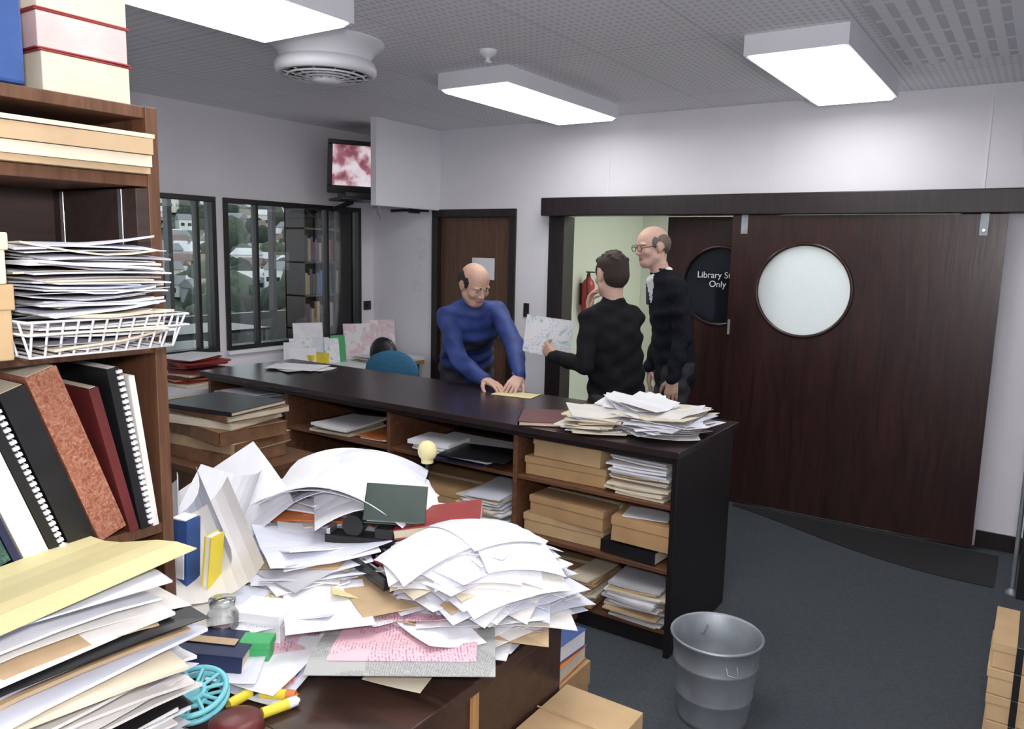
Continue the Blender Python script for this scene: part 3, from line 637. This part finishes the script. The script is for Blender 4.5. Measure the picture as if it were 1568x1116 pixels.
# ---------------------------------------------------------------- bookcase (left foreground)
b=MB(); BX0,BX1=-1.76,-1.44; y0,y1=-.5,.90
b.bx(BX0,BX1,y1-.024,y1,0,1.943,casewood); b.bx(BX0,BX1,y0,y0+.024,0,1.943,casewood)
for z in (1.943,1.816,1.495,1.125,.74,.40,.08): b.bx(BX0+.01,BX1-.004,y0+.02,y1-.02,z-.022,z,casewood if z<1.9 else casewood)
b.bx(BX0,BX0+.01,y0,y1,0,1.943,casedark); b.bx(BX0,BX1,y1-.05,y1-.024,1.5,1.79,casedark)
for x in (-1.72,-1.50): b.bx(x,x+.014,y1-.053,y1-.05,1.50,1.79,chrome)
b.finish('bookcase',bevel=.002)
b=MB(); z=1.943
for i,th in enumerate((.072,.066,.06,.05)):
    b.book((-1.60,.785,z+th/2),(.26,.17,th),redc,[pcr,pinkc,pcr,pinkc][i],(0,rnd(-.01,.01),rnd(-.03,.03))); z+=th+.001
b.finish('bound_volume_stack',bevel=.002)
b=MB(); b.box((-1.58,.57,2.02),(.27,.20,.15),bluec); b.finish('blue_archive_box',bevel=.006)
b=MB(); 
for i,(th,m) in enumerate([(.012,ptan),(.022,pcr),(.03,ptan),(.008,pcr)]): b.sheet((-1.57+.006*i,.62,1.817+[0,.012,.034,.064][i]),.30,.50,th*.95,m,rnd(-.03,.03))
b.finish('flat_volume_stack')
b=MB(); wr=.0022
def rect(x0,x1,ya,yb,z): b.tube([(x0,ya,z),(x1,ya,z),(x1,yb,z),(x0,yb,z)],wr,white_metal,6,True)
rect(-1.66,-1.31,.585,.865,1.56); rect(-1.66,-1.31,.585,.865,1.54); rect(-1.65,-1.34,.60,.85,1.50)
for i in range(12):
    y=.60+.25*i/11; b.tube([(-1.34,y,1.50),(-1.31,y*1.06-.043,1.56)],wr,white_metal,6); b.tube([(-1.65,y,1.50),(-1.34,y,1.50)],wr,white_metal,6)
for i in range(8):
    x=-1.64+.3*i/7; b.tube([(x,.85,1.50),(x,.865,1.56)],wr,white_metal,6); b.tube([(x,.60,1.50),(x,.585,1.56)],wr,white_metal,6)
heap(b,-1.48,.72,1.505,1.69,40,.29,.21,.018,.14,[pw,pw2,pw3,pcr,pw,pgr],.012,taper=0,curl=.02,thin=.3); b.finish('wire_letter_tray')
b=MB(); b.carton((-1.46,.50,1.56),(.26,.15,.12),card2,(0,0,.05)); b.carton((-1.45,.50,1.66),(.24,.16,.08),pcr,(0,0,-.05)); b.finish('cardboard_box.005',bevel=.003)
b=MB()
def upright(y,th,hh,lean,m,pages,comb=False,dep=.23):
    T=b.T; b.T=Matrix.Translation((-1.43,y,1.127))@Matrix.Rotation(lean,4,'X')
    b.bx(-dep,0,0,th,0,hh,m); b.bx(-dep+.002,-.004,.003,th-.003,hh,hh+.001,pages)
    if comb:
        n=int(hh/.012)
        for i in range(n): b.bx(-.01,.006,th-.006,th+.004,.006+i*.012,.012+i*.012,comb)
    b.T=T
L=.33
for y,th,hh,m,pg,cb in [(.50,.03,.24,greymarble,pw,False),(.545,.045,.31,greenmarble,pw,False),(.595,.012,.33,navy,pw,False),(.612,.04,.32,pw3,pw,False),(.656,.022,.32,blackp,pw,pw),(.69,.045,.32,blackp,pcr,False),(.742,.055,.345,redmarble,pcr,False)]:
    upright(y,th,hh,L,m,pg,cb)
for y,th,hh,m,pg,cb,l2 in [(.802,.018,.30,redbrown,pcr,False,.22),(.824,.022,.33,blackp,pw,pw,.16),(.85,.012,.31,pw3,pw,False,.12)]: upright(y,th,hh,l2,m,pg,cb)
b.finish('bound_report_row',bevel=.001)
# ---------------------------------------------------------------- people (implicit surfaces -> surface nets)
def cap(a,b_,ra,rb,m,k=.02,R=None,s=None):
    a=np.array(a,float);b_=np.array(b_,float); R=np.eye(3) if R is None else np.array(R); s=np.ones(3) if s is None else np.array(s,float)
    rm=max(ra,rb)*s.max()
    return dict(a=a,b=b_,ra=ra,rb=rb,m=m,k=k,R=R,s=s,lo=np.minimum(a,b_)-rm,hi=np.maximum(a,b_)+rm)
def el(c,r,m,k=.02,R=None): return cap(c,c,1,1,m,k,R,r)
def net(name,prims,vox,mats,parent,smooth=2,folds=0):
    lo=np.min([q['lo'] for q in prims],0)-.03; hi=np.max([q['hi'] for q in prims],0)+.03
    n=np.ceil((hi-lo)/vox).astype(int)+1
    V=np.full(n,1.0,np.float32); Lb=np.zeros(n,np.int8)
    ax=[lo[i]+vox*np.arange(n[i]) for i in range(3)]
    for q in prims:
        mg=q['k']+3*vox
        i0=np.maximum(0,((q['lo']-mg-lo)/vox).astype(int)); i1=np.minimum(n,((q['hi']+mg-lo)/vox).astype(int)+2)
        sl=tuple(slice(i0[i],i1[i]) for i in range(3))
        X,Y,Zz=np.meshgrid(ax[0][sl[0]],ax[1][sl[1]],ax[2][sl[2]],indexing='ij')
        P=np.stack([X,Y,Zz],-1)@q['R'].T/q['s']; A=(q['R']@q['a'])/q['s']; B=(q['R']@q['b'])/q['s']
        ab=B-A; LL=float(ab@ab); D=P-A
        if LL>1e-10:
            t=np.clip((D@ab)/LL,0,1); d=np.linalg.norm(D-t[...,None]*ab,axis=-1)-(q['ra']+(q['rb']-q['ra'])*t)
        else: d=np.linalg.norm(D,axis=-1)-q['ra']
        d=d*q['s'].min()
        f=V[sl]; Lb[sl]=np.where(d<f,q['m'],Lb[sl]); k=q['k']
        hh=np.clip(.5+.5*(f-d)/k,0,1); V[sl]=f*(1-hh)+d*hh-k*hh*(1-hh)
    if folds:
        X,Y,Zz=np.meshgrid(*ax,indexing='ij',sparse=True)
        wv=np.sin(38*Zz+11*X+3*np.sin(9*Y+5*X))*np.sin(17*X-13*Y+4*np.sin(7*Zz))+.6*np.sin(61*Zz-23*Y+2*np.sin(15*X))
        V=V+np.where((Lb==0)|(Lb==1)|(Lb==4),folds*wv,0).astype(np.float32)
    ins=V<0
    cs=[(0,0,0),(1,0,0),(0,1,0),(1,1,0),(0,0,1),(1,0,1),(0,1,1),(1,1,1)]
    sub=lambda A,c:A[c[0]:A.shape[0]-1+c[0],c[1]:A.shape[1]-1+c[1],c[2]:A.shape[2]-1+c[2]]
    cnt=sum(sub(ins,c).astype(np.int8) for c in cs); act=(cnt>0)&(cnt<8)
    I=np.argwhere(act); vid=np.full(act.shape,-1,np.int64); vid[act]=np.arange(len(I))
    pos=np.zeros((len(I),3)); num=np.zeros(len(I))
    cv=[V[I[:,0]+c[0],I[:,1]+c[1],I[:,2]+c[2]] for c in cs]
    for a in range(8):
        for c in range(a+1,8):
            da=np.array(cs[c])-np.array(cs[a])
            if np.abs(da).sum()!=1: continue
            x=(cv[a]<0)!=(cv[c]<0); t=np.where(x,cv[a]/np.where(x,cv[a]-cv[c],1),0)
            pos+=np.where(x[:,None],np.array(cs[a])+t[:,None]*da,0); num+=x
    pos=(I+pos/num[:,None])*vox+lo
    lab=Lb[I[:,0],I[:,1],I[:,2]]
    faces=[]
    for axs in range(3):
        u,w=(axs+1)%3,(axs+2)%3
        s0=[slice(None)]*3; s1=[slice(None)]*3; s0[axs]=slice(0,-1); s1[axs]=slice(1,None)
        A=ins[tuple(s0)];B=ins[tuple(s1)]
        E=np.argwhere(A!=B); E=E[(E[:,u]>0)&(E[:,w]>0)&(E[:,u]<n[u]-1)&(E[:,w]<n[w]-1)]
        fl=A[E[:,0],E[:,1],E[:,2]]
        def g(du,dw):
            e=E.copy(); e[:,u]-=du; e[:,w]-=dw; return vid[e[:,0],e[:,1],e[:,2]]
        q=np.stack([g(1,1),g(0,1),g(0,0),g(1,0)],1); q[~fl]=q[~fl][:,::-1]; faces.append(q)
    Fc=np.concatenate(faces); Fc=Fc[(Fc>=0).all(1)]
    ed=np.concatenate([Fc[:,[0,1]],Fc[:,[1,2]],Fc[:,[2,3]],Fc[:,[3,0]]])
    for _ in range(smooth):
        acc=np.zeros_like(pos); c=np.zeros(len(pos))
        np.add.at(acc,ed[:,0],pos[ed[:,1]]); np.add.at(acc,ed[:,1],pos[ed[:,0]]); np.add.at(c,ed[:,0],1); np.add.at(c,ed[:,1],1)
        pos=pos*.5+.5*acc/np.maximum(c,1)[:,None]
    o=(pos.min(0)+pos.max(0))/2
    me=bpy.data.meshes.new(name); me.from_pydata((pos-o).tolist(),[],Fc.tolist())
    for m in mats: me.materials.append(m)
    me.polygons.foreach_set('material_index',lab[Fc[:,0]].astype(np.int32)); me.polygons.foreach_set('use_smooth',np.ones(len(Fc),bool)); me.update()
    ob=bpy.data.objects.new(name,me); COL.objects.link(ob); ob.location=Vector(o); adopt(ob,parent); return ob
def U(v): v=np.array(v,float); return v/np.linalg.norm(v)
def handp(w,d,n,side,curl,m=0,sc=1.):
    w=np.array(w,float); d=U(d); n=np.array(n,float); n=U(n-d*(n@d)); t=np.cross(d,n)*side; P=[]
    offs=[.030,.010,-.011,-.030]; fwd=[.088,.092,.086,.076]; ln=[(.040,.025,.020),(.045,.029,.022),(.041,.027,.021),(.032,.021,.018)]
    P.append(cap(w-d*.03,w+d*.02,.027*sc,.028*sc,m,.012,np.array([d,t,n]),(1,1,.75)))
    for i in range(4):
        kn=w+(d*fwd[i]+t*offs[i])*sc
        P.append(cap(w+d*.015+t*offs[i]*.6,kn,.015*sc,.0115*sc,m,.012))
        a=curl*.45+.05*i*curl; pos=kn; r=[.0095,.0088,.008,.007]
        for j in range(3):
            q=pos+(d*math.cos(a)+n*math.sin(a)+t*(.05*(1.5-i)))*ln[i][j]*sc
            P.append(cap(pos,q,r[j]*sc,r[j+1]*sc,m,.003)); pos=q; a+=curl*(.8 if j==0 else .6)
    a0=w+(d*.022+t*.024+n*.008)*sc; a1=a0+U(d*.65+t*.7+n*.35)*.042*sc; a2=a1+U(d*.85+t*.35+n*.45)*.032*sc; a3=a2+U(d*.9+t*.1+n*.5)*.024*sc
    P+= [cap(w+d*.01,a0,.018*sc,.016*sc,m,.012),cap(a0,a1,.015*sc,.0115*sc,m,.008),cap(a1,a2,.011*sc,.0095*sc,m,.004),cap(a2,a3,.0095*sc,.008*sc,m,.004)]
    return P
def head(parent,c,f,u,skin,hair,style,glasses=False,neck=None,sc=1.0):
    c=np.array(c,float); f=U(f); u=np.array(u,float); u=U(u-f*(u@f)); l=np.cross(u,f); R=np.array([f,l,u])
    W=lambda x,y,z:c+(f*x+l*y+u*z)*sc
    E=lambda p,r,m,k=.02:el(W(*p),tuple(q*sc for q in r),m,k,R)
    P=[E((-.012,0,.035),(.098,.078,.084),0,.02),E((.016,0,-.028),(.072,.062,.085),0,.03),E((.050,0,-.088),(.028,.030,.026),0,.03)]
    P+=[cap(W(.01,.050,-.06),W(.05,.018,-.092),.020,.018,0,.03),cap(W(.01,-.050,-.06),W(.05,-.018,-.092),.020,.018,0,.03)]
    P+=[cap(W(.086,0,.010),W(.104,0,-.026),.006,.010,0,.010),E((.095,.011,-.031),(.009,.007,.007),0,.006),E((.095,-.011,-.031),(.009,.007,.007),0,.006)]
    P+=[E((.077,.03,.025),(.012,.024,.007),0,.010),E((.077,-.03,.025),(.012,.024,.007),0,.010)]
    P+=[E((.060,.045,-.024),(.02,.016,.018),0,.02),E((.060,-.045,-.024),(.02,.016,.018),0,.02)]
    for s in (1,-1):
        P+=[E((-.008,s*.079,-.005),(.018,.010,.030),0,.006),E((-.014,s*.084,.006),(.016,.006,.022),0,.004)]
        P.append(cap(W(.089,s*.018,.027),W(.081,s*.046,.025),.0045,.004,1,.003))
    P+=[E((.081,0,-.058),(.010,.022,.004),2,.004),E((.080,0,-.065),(.010,.019,.005),2,.004)]
    if neck is not None: P.append(cap(neck,W(-.025,0,-.07),.054,.052,0,.03))
    if style=='full':
        P+=[E((-.024,0,.052),(.100,.084,.085),1,.01),E((-.060,0,.002),(.060,.076,.078),1,.012),E((.045,0,.090),(.048,.062,.030),1,.01)]
        for s in (1,-1): P+=[E((.015,s*.070,.030),(.028,.014,.035),1,.008)]
        q=random.Random(3)
        for i in range(26):
            t=q.uniform(0,6.28); ph=q.uniform(.1,1.3); d=(math.sin(ph)*math.cos(t),math.sin(ph)*math.sin(t),math.cos(ph))
            P.append(E((-.024+.094*d[0],.080*d[1],.05+.082*d[2]),(.014,.014,.012),1,.006))
    if style in('bald','grey'):
        for s in (1,-1): P+=[E((-.035,s*.062,.022),(.060,.028,.046),1,.008),E((.012,s*.071,.026),(.022,.010,.030),1,.006)]
        P+=[E((-.068,0,.005),(.048,.072,.062),1,.01)]
    net('head',P,.003,[skin,hair,LIP],parent,1)
    b=MB()
    for s in (1,-1):
        b.ell(W(.0735,s*.031,.006),(.012,.0125,.0095),EYE,14); b.ell(W(.0832,s*.031,.005),(.0042,.0048,.0048),blackp,10)
    b.finish('eyes',parent)
    if glasses:
        b=MB()
        for s in (1,-1):
            pts=[W(.104,s*.033+.024*math.cos(t),.002+.019*math.sin(t)) for t in [2*math.pi*i/20 for i in range(20)]]
            b.tube(pts,.0022,blackp,6,True); b.tube([W(.104,s*.057,.006),W(.04,s*.080,.008),W(-.01,s*.086,.006)],.002,blackp,6)
        b.tube([W(.104,.009,.002),W(.108,0,.006),W(.104,-.009,.002)],.002,blackp,6); b.finish('glasses',parent)
EYE=M('eye_white',(.5,.46,.44),.3,.03); LIP=M('lips',(.45,.21,.18),.5,.08)
skin=M('skin',(.60,.37,.29),.55,.07,30); skin2=M('skin_pale',(.64,.41,.33),.55,.07,30)
hairdk=M('dark_hair',(.016,.011,.010),.6,.4,120,bump=.6,bscale=300); hairbr=M('brown_hair',(.028,.015,.010),.6,.4,120,bump=.6,bscale=300); hairgr=M('greying_hair',(.16,.13,.11),.7,.3,120,bump=.5,bscale=300)
def person(name,pel,sR,sL,neck,eR,wR,eL,wL,feet,build=1.,mats=None,hands=None,extra=None,arm=.88,hipw=.09,folds=.004,waist=1.):
    pel=np.array(pel,float);sR=np.array(sR,float);sL=np.array(sL,float);neck=np.array(neck,float)
    e=empty(name,(pel[0],pel[1],0)); l=U(sL-sR); mid=(sL+sR)/2; u=U(mid-pel); f=U(np.cross(l,u)); u=np.cross(f,l); R=np.array([f,l,u]); s=(.68,1,1)
    B=build; up_=mid-pel; W=lambda o,x,y,z:o+f*x+l*y+u*z
    P=[]
    fl=U([f[0],f[1],0]); ll=U([l[0],l[1],0])
    for sg,ft in ((-1,feet[0]),(1,feet[1])):
        hip=pel+ll*hipw*sg-np.array([0,0,.02]); ft=np.array(ft,float); an=ft+np.array([0,0,.09]); kn=(hip+an)/2+fl*.03+np.array([0,0,.02])
        P+=[cap(hip,kn,.092*B,.064*B,1,.03),cap(kn,an,.064*B,.050*B,1,.02)]
        P+=[cap(an-np.array([0,0,.05])-fl*.03,an-np.array([0,0,.055])+fl*.15,.038,.034,3,.01)]
    P+=[cap(pel-u*.06,pel+u*.10,.170*B*waist,.165*B*waist,0,.03,R,s)]
    P+=[cap(pel+up_*.20,pel+up_*.72-f*.01,.164*B*waist,.172*B,0,.04,R,s),cap(pel+up_*.70,mid-u*.07,.170*B,.140*B,0,.05,R,s)]
    A=arm
    P+=[cap(sR-u*.02,sL-u*.02,.050*A,.050*A,0,.04)]
    for sh in (sR,sL): P+=[cap(neck-u*.015,sh-u*.002,.040,.046*A,0,.04)]
    P+=[cap(mid-u*.02,neck-u*.01,.080*B,.058,0,.04)]
    P+=[cap(neck-u*.04,neck+u*.05,.054,.052,2,.010)]
    for sh,el_,wr in ((sR,eR,wR),(sL,eL,wL)):
        el_=np.array(el_,float);wr=np.array(wr,float); mdp=(sh+el_)/2
        P+=[cap(sh-u*.012,mdp,.062*A,.060*A,0,.03),cap(mdp,el_,.060*A,.054*A,0,.02),cap(el_,(el_+wr)/2,.055*A,.050*A,0,.02),cap((el_+wr)/2,wr,.050*A,.042*A,0,.012)]
    if extra: P+=extra(W,pel,mid,neck,f,l,u,R,sR,sL)
    net('body',P,.0062,mats,e,2,folds)
    for i,hd in enumerate(hands): net('hand_%d'%(i+1),handp(*hd),.003,[skin],e,1)
    return e
trous=M('dark_trousers',(.03,.03,.04),.8,.15,30); shoe=M('black_shoe',(.012,.011,.010),.35,.1)
blue=M('blue_jacket',(.020,.042,.19),.65,.25,14,bump=.5,bscale=14); bnavy=M('jacket_dark_panel',(.012,.014,.03),.65,.25,14,bump=.4,bscale=14)
blacksw=M('black_sweater',(.008,.008,.011),.85,.3,60,bump=.4,bscale=30,spec=.2); dksw=M('dark_navy_sweater',(.008,.009,.014),.85,.3,60,bump=.4,bscale=30,spec=.2)
shirt=M('white_shirt',(.75,.76,.80),.7,.03); tie=M('dark_tie',(.02,.025,.05),.5,.3,80)
def ex1(W,pel,mid,neck,f,l,u,R,sR,sL):
    P=[el(W(mid,.02,0,-.17),(.128,.165,.05),4,.01,R),el(W(mid,-.03,0,-.37),(.116,.162,.10),4,.01,R)]
    P+=[cap(W(neck,-.03,-.04,-.0),W(neck,.045,-.035,-.03),.02,.018,0,.015),cap(W(neck,-.03,.04,-.0),W(neck,.045,.035,-.03),.02,.018,0,.015),cap(W(neck,-.045,-.04,.005),W(neck,-.045,.04,.005),.02,.02,0,.015)]
    return P
e=person('man_in_blue_jacket',(-3.12,4.08,.95),(-3.05,3.79,1.28),(-2.83,4.02,1.31),(-2.92,3.88,1.375),(-2.89,3.71,1.01),(-2.62,3.60,.955),(-2.60,3.87,1.13),(-2.43,3.68,.985),
   [(-3.2,4.05,0),(-3.0,4.25,0)],.97,[blue,trous,skin,shoe,bnavy],
   [((-2.61,3.597,.948),(.9,-.25,-.12),(0,-.1,-1),-1,.35),((-2.43,3.675,.975),(.15,-.85,-.35),(-.3,0,-1),1,.35)],ex1,arm=.98,folds=.006)
head(e,(-2.84,3.79,1.480),(.84,-.30,-.50),(.3,-.2,.9),skin,hairdk,'bald',False,(-2.91,3.88,1.37),1.04)
b=MB(); b.ring((-2.44,3.69,.995),.038,.004,chrome,'z',24,6); b.finish('wristwatch',e)
e=person('person_in_black_sweater',(-1.97,4.0,.88),(-1.92,4.08,1.34),(-2.08,3.84,1.34),(-2.0,3.97,1.41),(-2.02,4.18,1.10),(-2.19,4.07,1.30),(-2.04,3.735,1.07),(-2.27,3.79,1.10),
   [(-1.92,4.1,0),(-2.02,3.92,0)],.92,[blacksw,trous,skin,shoe],
   [((-2.195,4.065,1.31),(-.10,-.02,.95),(.6,.1,.2),-1,.7),((-2.27,3.79,1.105),(-.85,.35,.35),(.2,.9,.1),1,.8)],None,arm=.86,folds=.005,waist=1.05)
head(e,(-2.025,3.975,1.56),(-.85,.50,-.12),(0,0,1),skin2,hairbr,'full',False,(-2.0,3.97,1.39))
b=MB(); T=Matrix.Translation((-2.36,3.865,1.20))@Matrix.Rotation(math.radians(22),4,'Z')@Matrix.Rotation(math.radians(6),4,'Y')
b.T=T; b.sheet((-.07,.0,0),.14,.22,.002,pmap,0,lambda X,Y,u,v:.02*u,4,4,(math.radians(90),0,0)); b.sheet((.07,.0,0),.14,.22,.002,pmap,0,lambda X,Y,u,v:-.02*u,4,4,(math.radians(90),0,0)); b.finish('open_brochure')
def ex3(W,pel,mid,neck,f,l,u,R,sR,sL):
    P=[cap(W(neck,-.03,-.046,.022),W(neck,.062,-.024,-.012),.018,.014,4,.005),cap(W(neck,-.03,.046,.022),W(neck,.062,.024,-.012),.018,.014,4,.005),cap(W(neck,-.045,-.04,.026),W(neck,-.045,.04,.026),.018,.018,4,.005)]
    P+=[cap(W(neck,.062,0,-.035),W(mid,.122,0,-.10),.034,.012,4,.005),cap(W(neck,.082,0,-.028),W(mid,.138,0,-.10),.013,.013,5,.002)]
    return P
e=person('man_with_glasses_and_tie',(-1.90,4.66,1.0),(-2.06,4.76,1.50),(-1.83,4.45,1.50),(-1.985,4.57,1.56),(-2.05,4.80,1.20),(-2.10,4.74,.95),(-1.78,4.47,1.20),(-1.80,4.40,.95),
   [(-1.98,4.75,0),(-1.84,4.58,0)],1.04,[dksw,trous,skin,shoe,shirt,tie],
   [((-2.10,4.74,.94),(-.05,-.05,-1),(.6,.4,0),1,.45),((-1.80,4.40,.945),(-.05,-.05,-1),(-.3,.9,0),-1,.45)],ex3,arm=1.0,folds=.005)
head(e,(-2.035,4.53,1.73),(-.56,-.80,-.15),(0,0,1),skin2,hairgr,'grey',True,(-1.985,4.57,1.55),1.03)
# ---------------------------------------------------------------- light
L=bpy.data.lights.new('camera_flash','POINT'); L.energy=66; L.shadow_soft_size=.06; L.color=(1,.985,.98)
lo_=bpy.data.objects.new('camera_flash',L); lo_.location=(.10,-.08,1.88); COL.objects.link(lo_)
w=bpy.data.worlds.new('world'); S.world=w; w.use_nodes=True; nt=w.node_tree
bg=nt.nodes['Background']; sk=nt.nodes.new('ShaderNodeTexSky'); sk.sky_type='HOSEK_WILKIE'; sk.turbidity=8; sk.sun_direction=(.5,-.4,.75)
mx=mixc(nt,.75,sk.outputs[0],(.75,.8,.85)); nt.links.new(mx,bg.inputs[0]); bg.inputs[1].default_value=2.0
S.view_settings.view_transform='Standard'; S.view_settings.exposure=.6
